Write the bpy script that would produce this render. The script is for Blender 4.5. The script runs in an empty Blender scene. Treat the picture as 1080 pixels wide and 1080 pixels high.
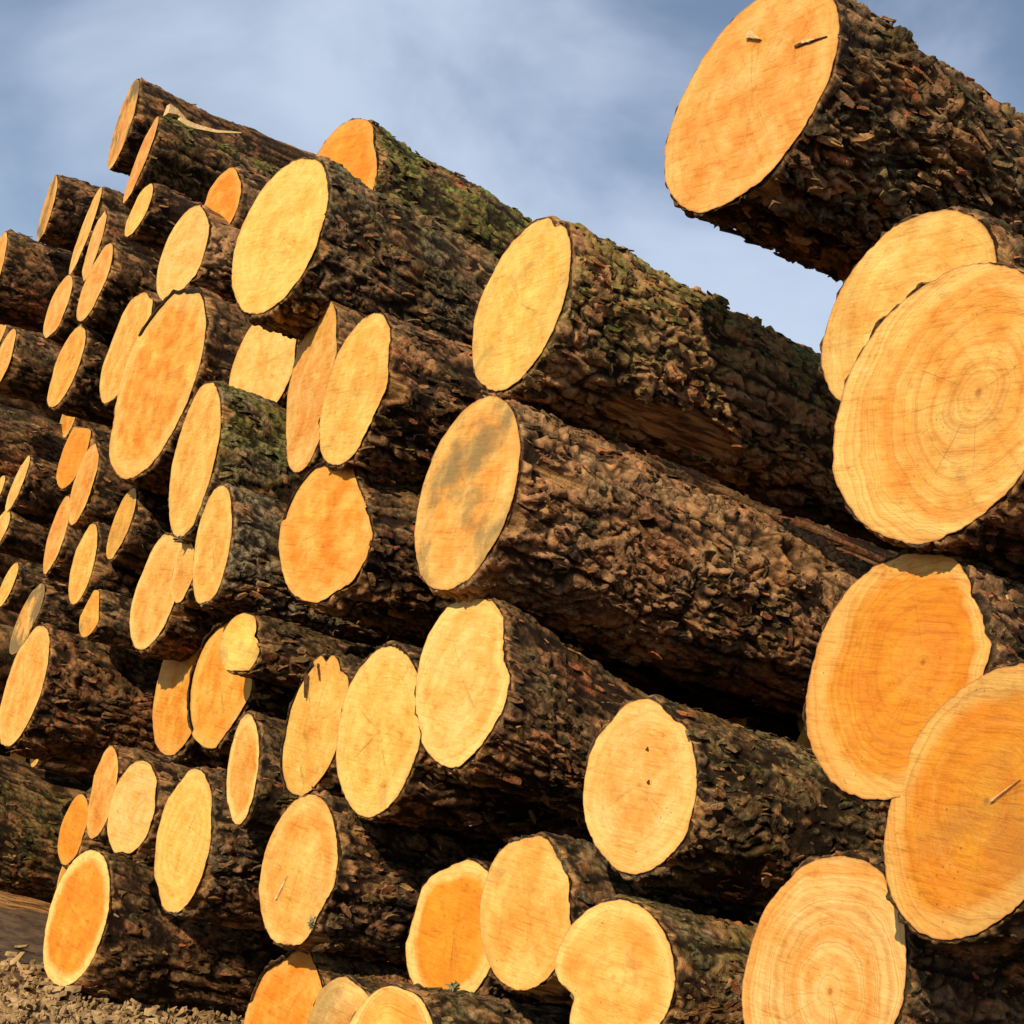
import bpy, math, random
import numpy as np
from mathutils import Matrix, Vector

# ------------------------------------------------------------------ camera, sky, sun, exposure
scene = bpy.context.scene
D, H = 2.1, 1.27                    # camera: metres in front of the pile face, metres above ground
F_PX = 1600.0                       # focal length in photo pixels (1080 wide)
CAM = np.array([0.0, -D, H])
CAMROT = np.array([[0.52584784, 0.01899660, 0.85036650],
                   [0.81882981, -0.28190248, -0.50004874],
                   [0.23022120, 0.95925498, -0.16379279]])   # columns: right, up, back
cam_data = bpy.data.cameras.new('camera')
cam = bpy.data.objects.new('camera', cam_data)
scene.collection.objects.link(cam)
M4 = Matrix.Identity(4)
for i in range(3):
    for j in range(3):
        M4[i][j] = CAMROT[i, j]
    M4[i][3] = CAM[i]
cam.matrix_world = M4
cam_data.sensor_width = 36.0
cam_data.lens = F_PX / 1080 * 36.0
cam_data.clip_start = 0.05
cam_data.clip_end = 5000
scene.camera = cam

SUN = Vector((0.42, -0.76, 0.52)).normalized()      # direction towards the sun
sun_el = math.asin(SUN.z)
sun_az = math.atan2(SUN.x, SUN.y)                   # clockwise from +Y
world = bpy.data.worlds.new('World')
scene.world = world
world.use_nodes = True
wn, wl = world.node_tree.nodes, world.node_tree.links
wn.clear()
w_out = wn.new('ShaderNodeOutputWorld')
w_bg = wn.new('ShaderNodeBackground')
w_sky = wn.new('ShaderNodeTexSky')
w_sky.sky_type = 'NISHITA'
w_sky.sun_disc = False
w_sky.sun_elevation = sun_el
w_sky.sun_rotation = sun_az
w_sky.air_density = 1.0
w_sky.dust_density = 0.25
w_sky.ozone_density = 2.6
w_tc = wn.new('ShaderNodeTexCoord')
w_map = wn.new('ShaderNodeMapping')
w_map.inputs['Scale'].default_value = (1.0, 1.0, 1.7)
w_map.inputs['Location'].default_value = (0.35, 0.1, 0.25)
w_n = wn.new('ShaderNodeTexNoise')
w_n.inputs['Scale'].default_value = 3.1
w_n.inputs['Detail'].default_value = 6.0
w_n.inputs['Roughness'].default_value = 0.50
w_n.inputs['Distortion'].default_value = 0.35
w_r = wn.new('ShaderNodeValToRGB')
w_r.color_ramp.interpolation = 'EASE'
w_r.color_ramp.elements[0].position = 0.37
w_r.color_ramp.elements[0].color = (0.14, 0.14, 0.14, 1)
w_r.color_ramp.elements[1].position = 0.65
w_r.color_ramp.elements[1].color = (0.80, 0.80, 0.80, 1)
w_mix = wn.new('ShaderNodeMix')
w_mix.data_type = 'RGBA'
w_mix.inputs['B'].default_value = (6.7, 7.7, 9.4, 1)      # thin sunlit cloud
wl.new(w_tc.outputs['Generated'], w_map.inputs['Vector'])
wl.new(w_map.outputs['Vector'], w_n.inputs['Vector'])
wl.new(w_n.outputs['Fac'], w_r.inputs['Fac'])
wl.new(w_r.outputs['Color'], w_mix.inputs['Factor'])
wl.new(w_sky.outputs['Color'], w_mix.inputs['A'])
wl.new(w_mix.outputs['Result'], w_bg.inputs['Color'])
w_bg.inputs['Strength'].default_value = 0.10
wl.new(w_bg.outputs['Background'], w_out.inputs['Surface'])

sun_data = bpy.data.lights.new('sun', 'SUN')
sun_data.energy = 5.0
sun_data.angle = math.radians(0.5)
sun_data.color = (1.0, 0.85, 0.62)
sun = bpy.data.objects.new('sun', sun_data)
sun.rotation_euler = SUN.to_track_quat('Z', 'Y').to_euler()
scene.collection.objects.link(sun)

vs = scene.view_settings
vs.view_transform = 'Standard'
vs.look = 'None'
vs.exposure = 0.0
vs.gamma = 1.0
vs.use_curve_mapping = False
scene.cycles.max_bounces = 6
scene.cycles.diffuse_bounces = 1

# ------------------------------------------------------------------ noise helpers (numpy)
def _hash(ix, iy, iz, k):
    ix = ix.astype(np.uint32); iy = iy.astype(np.uint32); iz = iz.astype(np.uint32)
    h = ix * np.uint32(374761393) + iy * np.uint32(668265263) + iz * np.uint32(2147483647 - 7771) + np.uint32((k * 974711 + 1013) & 0xffffffff)
    h = (h ^ (h >> np.uint32(13))) * np.uint32(1274126177)
    h = (h ^ (h >> np.uint32(16))) * np.uint32(2246822519)
    h = h ^ (h >> np.uint32(15))
    return h.astype(np.float64) / 4294967295.0

def vnoise(p, k):
    """value noise in -1..1 of an (..., 3) array"""
    f = np.floor(p); u = p - f
    u = u * u * (3 - 2 * u)
    i = f.astype(np.int64)
    r = 0.0
    for dx in (0, 1):
        wx = u[..., 0] if dx else 1 - u[..., 0]
        for dy in (0, 1):
            wy = u[..., 1] if dy else 1 - u[..., 1]
            for dz in (0, 1):
                wz = u[..., 2] if dz else 1 - u[..., 2]
                r = r + wx * wy * wz * _hash(i[..., 0] + dx, i[..., 1] + dy, i[..., 2] + dz, k)
    return r * 2 - 1

def fbm(p, k, octaves=3):
    a, s, r = 1.0, 0.0, 0.0
    for o in range(octaves):
        r = r + a * vnoise(p * (2.03 ** o), k + o * 17)
        s += a
        a *= 0.5
    return r / s

def worley(u, v, nu, k):
    """2-D cells, periodic in u with period nu; returns F1, F2, cell random numbers, offset to the cell point"""
    iu, iv = np.floor(u).astype(np.int64), np.floor(v).astype(np.int64)
    f1 = np.full(u.shape, 9.0); f2 = np.full(u.shape, 9.0)
    c1 = np.zeros(u.shape); c2 = np.zeros(u.shape); c3 = np.zeros(u.shape)
    ou = np.zeros(u.shape); ov = np.zeros(u.shape)
    for a in (-1, 0, 1):
        for b in (-1, 0, 1):
            cu, cv = iu + a, iv + b
            cm = np.mod(cu, nu)
            z = np.zeros_like(cm)
            px = cu + 0.1 + 0.8 * _hash(cm, cv + 5000, z, k)
            py = cv + 0.1 + 0.8 * _hash(cm, cv + 5000, z + 1, k)
            d = np.hypot(px - u, py - v)
            nearer = d < f1
            f2 = np.where(nearer, f1, np.minimum(f2, d))
            f1 = np.where(nearer, d, f1)
            c1 = np.where(nearer, _hash(cm, cv + 5000, z + 2, k), c1)
            c2 = np.where(nearer, _hash(cm, cv + 5000, z + 3, k), c2)
            c3 = np.where(nearer, _hash(cm, cv + 5000, z + 4, k), c3)
            ou = np.where(nearer, u - px, ou); ov = np.where(nearer, v - py, ov)
    return f1, f2, c1, c2, c3, ou, ov

def sstep(a, b, x):
    t = np.clip((x - a) / (b - a), 0, 1)
    return t * t * (3 - 2 * t)

# ------------------------------------------------------------------ materials
def new_mat(name):
    m = bpy.data.materials.new(name)
    m.use_nodes = True
    nt = m.node_tree
    nt.nodes.clear()
    out = nt.nodes.new('ShaderNodeOutputMaterial')
    b = nt.nodes.new('ShaderNodeBsdfPrincipled')
    nt.links.new(b.outputs['BSDF'], out.inputs['Surface'])
    return m, nt, b

class NB:
    """small node-graph builder"""
    def __init__(s, nt): s.nt = nt
    def node(s, t, **kw):
        n = s.nt.nodes.new(t)
        for k, v in kw.items(): setattr(n, k, v)
        return n
    def put(s, sock, v):
        if isinstance(v, bpy.types.NodeSocket): s.nt.links.new(v, sock)
        else: sock.default_value = v
    def math(s, op, a, b=0.0, c=None, clamp=False):
        n = s.node('ShaderNodeMath', operation=op); n.use_clamp = clamp
        s.put(n.inputs[0], a); s.put(n.inputs[1], b)
        if c is not None: s.put(n.inputs[2], c)
        return n.outputs[0]
    def attr(s, name, typ='GEOMETRY'):
        n = s.node('ShaderNodeAttribute', attribute_name=name); n.attribute_type = typ
        return n
    def noise(s, vec, scale, detail=3.0, rough=0.5, dist=0.0):
        n = s.node('ShaderNodeTexNoise')
        s.put(n.inputs['Vector'], vec)
        n.inputs['Scale'].default_value = scale; n.inputs['Detail'].default_value = detail
        n.inputs['Roughness'].default_value = rough; n.inputs['Distortion'].default_value = dist
        return n.outputs['Fac']
    def rng(s, v, a, b, c=0.0, d=1.0, smooth=True):
        n = s.node('ShaderNodeMapRange')
        n.interpolation_type = 'SMOOTHSTEP' if smooth else 'LINEAR'
        s.put(n.inputs[0], v)
        for i, x in enumerate((a, b, c, d)): s.put(n.inputs[1 + i], x)
        return n.outputs[0]
    def mix(s, f, a, b, blend='MIX'):
        n = s.node('ShaderNodeMix', data_type='RGBA', blend_type=blend)
        s.put(n.inputs['Factor'], f)
        for k, v in (('A', a), ('B', b)):
            s.put(n.inputs[k], v if isinstance(v, bpy.types.NodeSocket) else (*v, 1.0))
        return n.outputs['Result']
    def vadd(s, a, b, op='ADD'):
        n = s.node('ShaderNodeVectorMath', operation=op)
        s.put(n.inputs[0], a); s.put(n.inputs[1], b)
        return n.outputs[0]
    def bump(s, h, strength, dist):
        n = s.node('ShaderNodeBump')
        n.inputs['Strength'].default_value = strength; n.inputs['Distance'].default_value = dist
        s.put(n.inputs['Height'], h)
        return n.outputs['Normal']

def make_bark():
    m, nt, b = new_mat('bark')
    g = NB(nt)
    tc = g.node('ShaderNodeTexCoord')
    seed = g.attr('seed', 'OBJECT').outputs['Fac']
    cv = g.node('ShaderNodeCombineXYZ')
    for i in range(3): g.put(cv.inputs[i], g.math('MULTIPLY', seed, (3.1, 7.7, 5.3)[i]))
    co = g.vadd(tc.outputs['Object'], cv.outputs[0])
    cav = g.attr('cav').outputs['Fac']
    cell = g.attr('cell').outputs['Fac']
    moss = g.attr('moss', 'OBJECT').outputs['Fac']
    red = g.attr('red', 'OBJECT').outputs['Fac']
    grey = g.attr('grey', 'OBJECT').outputs['Fac']
    bare = g.attr('bare').outputs['Fac']
    n1 = g.noise(co, 3.2, 4, 0.6)
    n2 = g.noise(co, 55.0, 4, 0.65)
    n3 = g.noise(co, 150.0, 3, 0.6)
    # plate colour: dark brown to tan by cell, stretched to paint shade and glints
    k = g.math('ADD', g.math('MULTIPLY', cell, 0.62), g.math('MULTIPLY', n2, 0.55))
    col = g.mix(g.math('POWER', g.rng(k, 0.30, 1.15, smooth=False), 1.75), (0.011, 0.0050, 0.0020), (0.800, 0.400, 0.175))
    # reddish inner bark where the outer scales have dropped
    rm = g.math('MULTIPLY', g.rng(g.noise(co, 4.5, 4, 0.62), g.math('SUBTRACT', 0.70, g.math('MULTIPLY', red, 0.36)), 0.76), 0.8)
    col = g.mix(rm, col, g.mix(g.rng(n2, 0.3, 0.7), (0.035, 0.0100, 0.0040), (0.50, 0.180, 0.075)))
    hue = g.math('FRACT', g.math('MULTIPLY', cell, 7.31))
    col = g.mix(g.rng(hue, 0.62, 0.95, 0.0, 0.75), col, g.mix(1.0, col, (1.25, 0.66, 0.46), 'MULTIPLY'))
    col = g.mix(g.rng(hue, 0.0, 0.32, 0.6, 0.0), col, g.mix(1.0, col, (0.80, 1.0, 0.70), 'MULTIPLY'))
    big = g.noise(co, 7.5, 3, 0.6)
    col = g.mix(g.rng(big, 0.50, 0.68, 0.0, 0.8), col, g.mix(1.0, col, (0.42, 0.36, 0.34), 'MULTIPLY'))
    col = g.mix(g.rng(big, 0.30, 0.46, 0.8, 0.0), col, g.mix(1.0, col, (1.7, 1.55, 1.45), 'MULTIPLY'))
    # grey weathered scales
    gm = g.math('MULTIPLY', g.rng(g.noise(co, 6.0, 3, 0.6), 0.35, 0.65), grey)
    col = g.mix(gm, col, g.mix(g.rng(n2, 0.35, 0.7), (0.022, 0.017, 0.011), (0.34, 0.27, 0.165)))
    # green algae and lichen, mostly on the weather side (up)
    geo = g.node('ShaderNodeNewGeometry')
    sep = g.node('ShaderNodeSeparateXYZ')
    g.put(sep.inputs[0], geo.outputs['Normal'])
    upm = g.rng(sep.outputs['Z'], -0.25, 0.75, 0.25, 1.0)
    mm = g.math('MULTIPLY', g.math('MULTIPLY', g.rng(g.noise(co, 8.0, 4, 0.68), 0.34, 0.58), upm), moss, clamp=True)
    col = g.mix(mm, col, g.mix(g.rng(n2, 0.3, 0.7), (0.020, 0.026, 0.004), (0.235, 0.235, 0.048)))
    # crevices between the scales painted near black, shade put into the colour
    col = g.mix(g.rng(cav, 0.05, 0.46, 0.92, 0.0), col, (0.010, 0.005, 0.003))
    # pale flecks on some raised scale edges
    sc = g.math('MULTIPLY', g.rng(n3, 0.60, 0.78), g.rng(cav, 0.55, 0.95))
    col = g.mix(g.math('MULTIPLY', sc, 0.55), col, (0.34, 0.21, 0.115))
    mg = g.node('ShaderNodeMapping'); g.put(mg.inputs['Vector'], co); mg.inputs['Scale'].default_value = (60, 5, 60)
    grain = g.noise(mg.outputs[0], 1.0, 5, 0.65)
    # bare wood where bark was scraped off
    col = g.mix(bare, col, g.mix(g.rng(grain, 0.38, 0.62), (0.10, 0.040, 0.013), (0.46, 0.245, 0.085)))
    g.put(b.inputs['Base Color'], col)
    b.inputs['Roughness'].default_value = 0.86
    b.inputs['Specular IOR Level'].default_value = 0.12
    hgt = g.math('ADD', g.math('MULTIPLY', n2, 0.7), g.math('ADD', g.math('MULTIPLY', n3, 0.3), g.math('MULTIPLY', grain, g.math('MULTIPLY', bare, 0.8))))
    g.put(b.inputs['Normal'], g.bump(hgt, 0.9, 0.010))
    return m

def make_wood():
    m, nt, b = new_mat('cut_wood')
    g = NB(nt)
    uv = g.node('ShaderNodeUVMap', uv_map='face')
    seed = g.attr('seed', 'OBJECT').outputs['Fac']
    tone = g.attr('tone', 'OBJECT').outputs['Fac']
    ringa = g.attr('rings', 'OBJECT').outputs['Fac']
    heart = g.attr('heart', 'OBJECT').outputs['Fac']
    stain = g.attr('stain', 'OBJECT').outputs['Fac']
    rn = g.attr('rn').outputs['Fac']
    cv = g.node('ShaderNodeCombineXYZ')
    for i in range(3): g.put(cv.inputs[i], g.math('MULTIPLY', seed, (3.7, 6.1, 9.3)[i]))
    co = g.vadd(uv.outputs['UV'], cv.outputs[0])
    # annual rings: distance from the pith, bent by noise
    warp = g.noise(co, 7.0, 3, 0.55)
    ln = g.node('ShaderNodeVectorMath', operation='LENGTH')
    g.put(ln.inputs[0], uv.outputs['UV'])
    dist = g.math('ADD', ln.outputs['Value'], g.math('MULTIPLY', g.math('SUBTRACT', warp, 0.5), 0.055))
    dv = g.node('ShaderNodeCombineXYZ')
    g.put(dv.inputs[0], dist); g.put(dv.inputs[1], seed)
    rings = g.noise(dv.outputs[0], 170.0, 2, 0.6)
    bands = g.noise(dv.outputs[0], 34.0, 2, 0.5)
    # chainsaw streaks: noise stretched along one direction of the face
    mp = g.node('ShaderNodeMapping')
    g.put(mp.inputs['Vector'], co)
    rot = g.node('ShaderNodeCombineXYZ'); g.put(rot.inputs[2], g.math('MULTIPLY', seed, 11.0))
    g.put(mp.inputs['Rotation'], rot.outputs[0])
    mp.inputs['Scale'].default_value = (1.0, 3.6, 1.0)
    saw = g.noise(mp.outputs[0], 15.0, 5, 0.68, 0.3)
    mott = g.noise(co, 30.0, 5, 0.72)
    mk = g.node('ShaderNodeMapping'); g.put(mk.inputs['Vector'], co); g.put(mk.inputs['Rotation'], rot.outputs[0])
    mk.inputs['Scale'].default_value = (5.0, 70.0, 1.0)
    kerf = g.noise(mk.outputs[0], 1.6, 3, 0.6)
    blot = g.noise(co, 9.0, 4, 0.6)
    fine = g.noise(co, 120.0, 3, 0.7)
    pale = g.mix(g.rng(blot, 0.3, 0.7), (0.79, 0.500, 0.165), (0.76, 0.425, 0.105))
    deep = g.mix(g.rng(blot, 0.3, 0.7), (0.74, 0.285, 0.024), (0.66, 0.195, 0.010))
    tn = g.math('ADD', tone, g.math('MULTIPLY', g.math('SUBTRACT', blot, 0.5), 1.5), clamp=True)
    body = g.mix(tn, pale, deep)
    # each tree has its own cast, yellower or pinker
    hue = g.math('FRACT', g.math('MULTIPLY', seed, 13.7))
    body = g.mix(1.0, body, g.mix(hue, (1.0, 1.08, 0.76), (1.0, 0.98, 0.98)), 'MULTIPLY')
    # heartwood / sapwood boundary
    edge = g.math('ADD', rn, g.math('MULTIPLY', g.math('SUBTRACT', warp, 0.5), 0.30))
    sapm = g.math('MULTIPLY', g.rng(edge, 0.74, 0.90), heart)
    body = g.mix(sapm, body, (0.83, 0.565, 0.170))
    # rings, streaks
    body = g.mix(g.math('MULTIPLY', ringa, g.rng(rings, 0.48, 0.70, 0.0, 0.85)), body, g.mix(0.6, body, (0.45, 0.14, 0.02)))
    body = g.mix(g.math('MULTIPLY', ringa, g.rng(bands, 0.42, 0.70, 0.0, 0.75)), body, (0.72, 0.265, 0.036))
    body = g.mix(g.rng(saw, 0.52, 0.76, 0.0, 0.9), body, g.mix(1.0, body, (1.08, 1.18, 1.4), 'MULTIPLY'))
    body = g.mix(g.rng(saw, 0.24, 0.46, 0.9, 0.0), body, g.mix(1.0, body, (0.84, 0.70, 0.52), 'MULTIPLY'))
    body = g.mix(g.rng(mott, 0.52, 0.74, 0.0, 0.8), body, g.mix(1.0, body, (1.08, 1.22, 1.5), 'MULTIPLY'))
    body = g.mix(g.rng(mott, 0.28, 0.48, 0.9, 0.0), body, g.mix(1.0, body, (0.84, 0.68, 0.50), 'MULTIPLY'))
    kz = g.rng(blot, 0.35, 0.60, 0.25, 1.0)
    body = g.mix(g.math('MULTIPLY', g.rng(kerf, 0.30, 0.46, 0.75, 0.0), kz), body, g.mix(1.0, body, (0.78, 0.64, 0.48), 'MULTIPLY'))
    # mud and weathering smears
    smear = g.math('MULTIPLY', g.rng(g.noise(co, 5.0, 5, 0.7, 0.6), 0.60, 0.74), 0.42)
    body = g.mix(smear, body, (0.36, 0.185, 0.058))
    # drying checks that run out from the pith, and the pith itself
    nrm = g.node('ShaderNodeVectorMath', operation='NORMALIZE')
    g.put(nrm.inputs[0], uv.outputs['UV'])
    ck = g.noise(g.vadd(nrm.outputs[0], cv.outputs[0]), 2.1, 1, 0.4)
    ckl = g.math('ABSOLUTE', g.math('SUBTRACT', g.math('ADD', ck, g.math('MULTIPLY', g.math('SUBTRACT', mott, 0.5), 0.03)), 0.5))
    ckm = g.math('MULTIPLY', g.rng(ckl, 0.002, 0.009, 1.0, 0.0), g.rng(g.math('ADD', rn, g.math('MULTIPLY', blot, 0.5)), 0.55, 0.95, 1.0, 0.0))
    body = g.mix(g.math('MULTIPLY', ckm, 0.38), body, (0.20, 0.075, 0.018))
    body = g.mix(g.math('MULTIPLY', g.rng(ln.outputs['Value'], 0.003, 0.009, 0.7, 0.0), ringa), body, (0.25, 0.10, 0.025))
    # dark specks of dirt and sawdust, more of them low on the face
    vor = g.node('ShaderNodeTexVoronoi'); g.put(vor.inputs['Vector'], co); vor.inputs['Scale'].default_value = 62.0
    spk = g.math('MULTIPLY', g.rng(vor.outputs['Distance'], 0.06, 0.20, 1.0, 0.0), g.rng(g.noise(co, 13.0, 2, 0.5), 0.54, 0.68))
    body = g.mix(g.math('MULTIPLY', spk, 0.65), body, (0.13, 0.055, 0.018))
    body = g.mix(g.rng(fine, 0.62, 0.80, 0.0, 0.35), body, (0.40, 0.17, 0.045))
    # grey-green fungal staining; on the topmost end it paints dim light
    sm = g.math('MULTIPLY', g.rng(g.noise(co, 5.0, 5, 0.6, 0.2), 0.44, 0.66), stain)
    body = g.mix(g.math('MULTIPLY', sm, 0.85), body, g.mix(fine, (0.13, 0.095, 0.035), (0.30, 0.20, 0.075)))
    # dirty band and brown cambium line at the rim
    body = g.mix(g.rng(edge, 0.93, 1.06, 0.0, 0.55), body, (0.52, 0.25, 0.055))
    body = g.mix(g.rng(rn, 0.985, 0.998), body, (0.46, 0.20, 0.058))
    g.put(b.inputs['Base Color'], body)
    b.inputs['Roughness'].default_value = 0.72
    b.inputs['Specular IOR Level'].default_value = 0.25
    hgt = g.math('ADD', g.math('ADD', g.math('MULTIPLY', saw, 0.7), g.math('MULTIPLY', kerf, 0.55)), g.math('ADD', g.math('MULTIPLY', fine, 0.25), g.math('MULTIPLY', rings, 0.25)))
    g.put(b.inputs['Normal'], g.bump(hgt, 0.55, 0.006))
    return m

def make_plain(name, c1, c2, scale, rough=0.85, bumpd=0.004):
    m, nt, b = new_mat(name)
    g = NB(nt)
    tc = g.node('ShaderNodeTexCoord')
    n = g.noise(tc.outputs['Object'], scale, 5, 0.65)
    g.put(b.inputs['Base Color'], g.mix(g.rng(n, 0.3, 0.7), c1, c2))
    b.inputs['Roughness'].default_value = rough
    b.inputs['Specular IOR Level'].default_value = 0.2
    g.put(b.inputs['Normal'], g.bump(n, 0.8, bumpd))
    return m

MAT_BARK = make_bark()
MAT_WOOD = make_wood()
MAT_SPLINTER = make_plain('splintered_wood', (0.62, 0.36, 0.13), (0.82, 0.58, 0.30), 60)
MAT_CRACK = make_plain('crack_shadow_wood', (0.045, 0.020, 0.008), (0.13, 0.06, 0.024), 80)  # dark brown paints the shade inside cracks
MAT_LICHEN = make_plain('lichen', (0.10, 0.11, 0.05), (0.30, 0.30, 0.17), 90)
MAT_SOIL = make_plain('soil', (0.055, 0.032, 0.017), (0.16, 0.098, 0.052), 9, 0.95, 0.02)
MAT_CHIP = make_plain('bark_chip', (0.15, 0.085, 0.036), (0.52, 0.34, 0.155), 14, 0.9)

# ------------------------------------------------------------------ mesh helpers
COL = scene.collection

def fast_mesh(name, co, quads=None, tris=None, smooth=True):
    me = bpy.data.meshes.new(name)
    co = np.asarray(co, dtype=np.float32)
    nq = 0 if quads is None else len(quads)
    nt = 0 if tris is None else len(tris)
    idx = []
    if nq: idx.append(np.asarray(quads, dtype=np.int32).ravel())
    if nt: idx.append(np.asarray(tris, dtype=np.int32).ravel())
    idx = np.concatenate(idx)
    tot = np.concatenate([np.full(nq, 4, np.int32), np.full(nt, 3, np.int32)])
    start = np.concatenate([[0], np.cumsum(tot)[:-1]]).astype(np.int32)
    me.vertices.add(len(co)); me.vertices.foreach_set('co', co.ravel())
    me.loops.add(len(idx)); me.loops.foreach_set('vertex_index', idx)
    me.polygons.add(nq + nt)
    me.polygons.foreach_set('loop_start', start)
    me.polygons.foreach_set('loop_total', tot)
    me.polygons.foreach_set('use_smooth', np.full(nq + nt, smooth, dtype=bool))
    me.update(calc_edges=True)
    return me

def add_attr(me, name, vals):
    a = me.attributes.new(name, 'FLOAT', 'POINT')
    a.data.foreach_set('value', np.asarray(vals, dtype=np.float32).ravel())

def link(name, me, mat, parent=None, **props):
    o = bpy.data.objects.new(name, me)
    COL.objects.link(o)
    me.materials.append(mat)
    if parent is not None: o.parent = parent
    for k, v in props.items(): o[k] = v
    return o

def pix_ray(x, y):
    x = np.asarray(x, float); y = np.asarray(y, float)
    v = np.stack([x - 540, -(y - 540), np.full(x.shape, -F_PX)], -1)
    return v @ CAMROT.T

def hit_plane(x, y, P, n):
    r = pix_ray(x, y)
    t = ((P - CAM) @ n) / (r @ n)
    return CAM + r * t[..., None] if np.ndim(t) else CAM + r * t

def to_pix(p):
    q = (p - CAM) @ CAMROT
    return 540 + F_PX * q[..., 0] / -q[..., 2], 540 - F_PX * q[..., 1] / -q[..., 2]

def axis_for(P, slope, yaw):
    """direction of a log in world space; slope = the slope its bark edges show, else level with a little scatter"""
    a = np.array([math.sin(yaw), math.cos(yaw), 0.0])
    if slope is None: return a
    best = a
    for k in np.linspace(-0.17, 0.17, 137):
        q = a + np.array([0, 0, k]); q /= np.linalg.norm(q)
        x0, y0 = to_pix(P); x1, y1 = to_pix(P + 0.3 * q)
        e = abs((y1 - y0) / (x1 - x0) - slope)
        if k == -0.17 or e < err: err, best = e, q
    return best

QPX = 2.75
LOGS = {}

def frame_of(a):
    ex = np.cross(a, [0, 0, 1.0]); ex /= np.linalg.norm(ex)
    return ex, np.cross(ex, a)

def build_log(key, P, a, nrm, out3d, label, group=None, length=3.2, tone=0.4, heart=0.3, rings=0.4, stain=0.0, moss=0.15,
              red=0.3, grey=0.2, bare=None, knots=(), notches=(), step=0.0, pith=(0.0, 0.0), name='log', flakes=1.0, q=QPX, scale=1.0, vis=0.45, taper=None, flats=True):
    """out3d(t) -> points of the wood outline on the cut plane, t in 0..2pi"""
    rs = np.random.RandomState(key * 7 + 3)
    ex, ez = frame_of(a)
    probe = out3d(np.linspace(0, 2 * np.pi, 72, endpoint=False)) - P
    px, pz = probe @ ex, probe @ ez
    r0 = float(np.mean(np.hypot(px, pz)))
    depth = float((P - CAM) @ -CAMROT[:, 2])
    pxm = F_PX / depth
    ds0 = q / pxm
    # where does the face look: dense columns on the camera side
    view = CAM - P
    vt = np.linspace(0, 2 * np.pi, 72, endpoint=False)[int(np.argmax(px * (view @ ex) + pz * (view @ ez)))]
    nth = int(np.clip(2 * np.pi * r0 / ds0 * 0.80, 28, 330))
    u = np.linspace(0, 2 * np.pi, nth, endpoint=False)
    t = u - 0.38 * np.sin(u - vt)
    pts = out3d(t) - P
    ox, oy, oz = pts @ ex, pts @ a, pts @ ez
    rr = np.hypot(ox, oz)
    ux, uz = ox / rr, oz / rr
    ang = np.arctan2(ux, uz)
    # outline wobble and notches
    ring3 = np.stack([ux * 1.3, uz * 1.3, np.full(nth, key * 1.7)], -1)
    wob = 1 + 0.034 * fbm(ring3 * 1.6, key, 3)
    wob = wob + 0.010 * fbm(ring3 * 9, key + 3, 2)
    round_rr = rr * wob
    sides = [(rs.uniform(-math.pi, math.pi), rs.uniform(0.90, 0.965)) for _ in range(rs.randint(1, 4))]
    if flats is False: sides = []
    elif flats is not True: sides = [(math.radians(fa), fd) for fa, fd in flats]
    for fa, fd in sides:
        fd = fd * (1 + 0.03 * fbm(ring3 * 6, key + 46, 2))
        cs = np.cos(ang - fa)
        wob = np.where(cs > 0.25, np.minimum(wob, fd / np.maximum(cs, 0.25)), wob)
    for (na, nd, nw) in notches:
        dA = np.angle(np.exp(1j * (ang - math.radians(na))))
        wob = wob * (1 - nd * np.exp(-(dA / math.radians(nw)) ** 2))
    rr = rr * wob
    ox, oz = ux * rr, uz * rr
    # stations along the log
    s, st, ds = 0.0, [], ds0
    while s < length and len(st) < 420:
        st.append(s)
        g = max(0.0, s - vis - 0.25)
        ds = ds0 * (1 + 0.45 * min(s / vis, 1.5) + 30 * g * g + 6 * g)
        s += ds
    st.append(length)
    st = np.array(st); nz = len(st)
    S, A = np.meshgrid(st, ang, indexing='ij')
    UX, UZ = np.broadcast_to(ux, S.shape), np.broadcast_to(uz, S.shape)
    tp = rs.uniform(-0.085, -0.02)
    taper = 1 + (tp if taper is None else taper) * S
    bend = rs.uniform(-0.012, 0.012, 2)
    bark_t = min(0.009, 0.05 * r0) * rs.uniform(0.8, 1.3)
    deep = sstep(0.02, 0.30, S)
    RB = (rr[None, :] * (1 - deep) + round_rr[None, :] * deep) * taper * (1 - 0.05 * sstep(0.0, 0.35, S))
    P3 = np.stack([UX * r0, S, UZ * r0], -1)
    key3 = np.array([key * 3.1, key * 1.3, key * 2.3])
    big = fbm(P3 * 2.6 + key3, key, 2)
    cw = max(0.030 * scale * rs.uniform(0.85, 1.3), 2.3 * ds0); cl = cw * rs.uniform(2.0, 3.0)
    nu = max(6, int(round(2 * np.pi * r0 / cw)))
    w1 = vnoise(P3 * 9 + key3 + 40, key + 5); w2 = vnoise(P3 * 9 + key3 + 80, key + 6)
    w3 = vnoise(P3 * 26 + key3, key + 7)
    w4 = vnoise(P3 * 26 + key3 + 33, key + 8)
    def cells(f, stretch, kk, wa, wb):
        n_ = max(6, int(round(nu * f)))
        return worley(t[None, :] / (2 * np.pi) * n_ + wa * w1 + wb * w3, S / cl * f * stretch + wa * w2 + wb * w4, n_, kk)
    # plates, cracked along the grain and across it, each one tilted its own way
    F1, F2, c1, c2, c3, du, dv = cells(0.92, 0.9, key, 1.15, 0.55)
    edge_ = F2 - F1
    patch = sstep(-0.25, 0.35, fbm(P3 * 5 + key3 + 9, key + 13, 2))
    plate = sstep(0.0, 0.34, edge_)
    h1 = plate * (0.30 + 0.70 * c1 + 1.1 * (du * (c2 - 0.5) + dv * (c3 - 0.40)))
    # thinner scales on the plates
    G1, G2, d1, d2, d3, eu, ev = cells(2.0, 0.8, key + 61, 1.2, 0.8)
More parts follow.
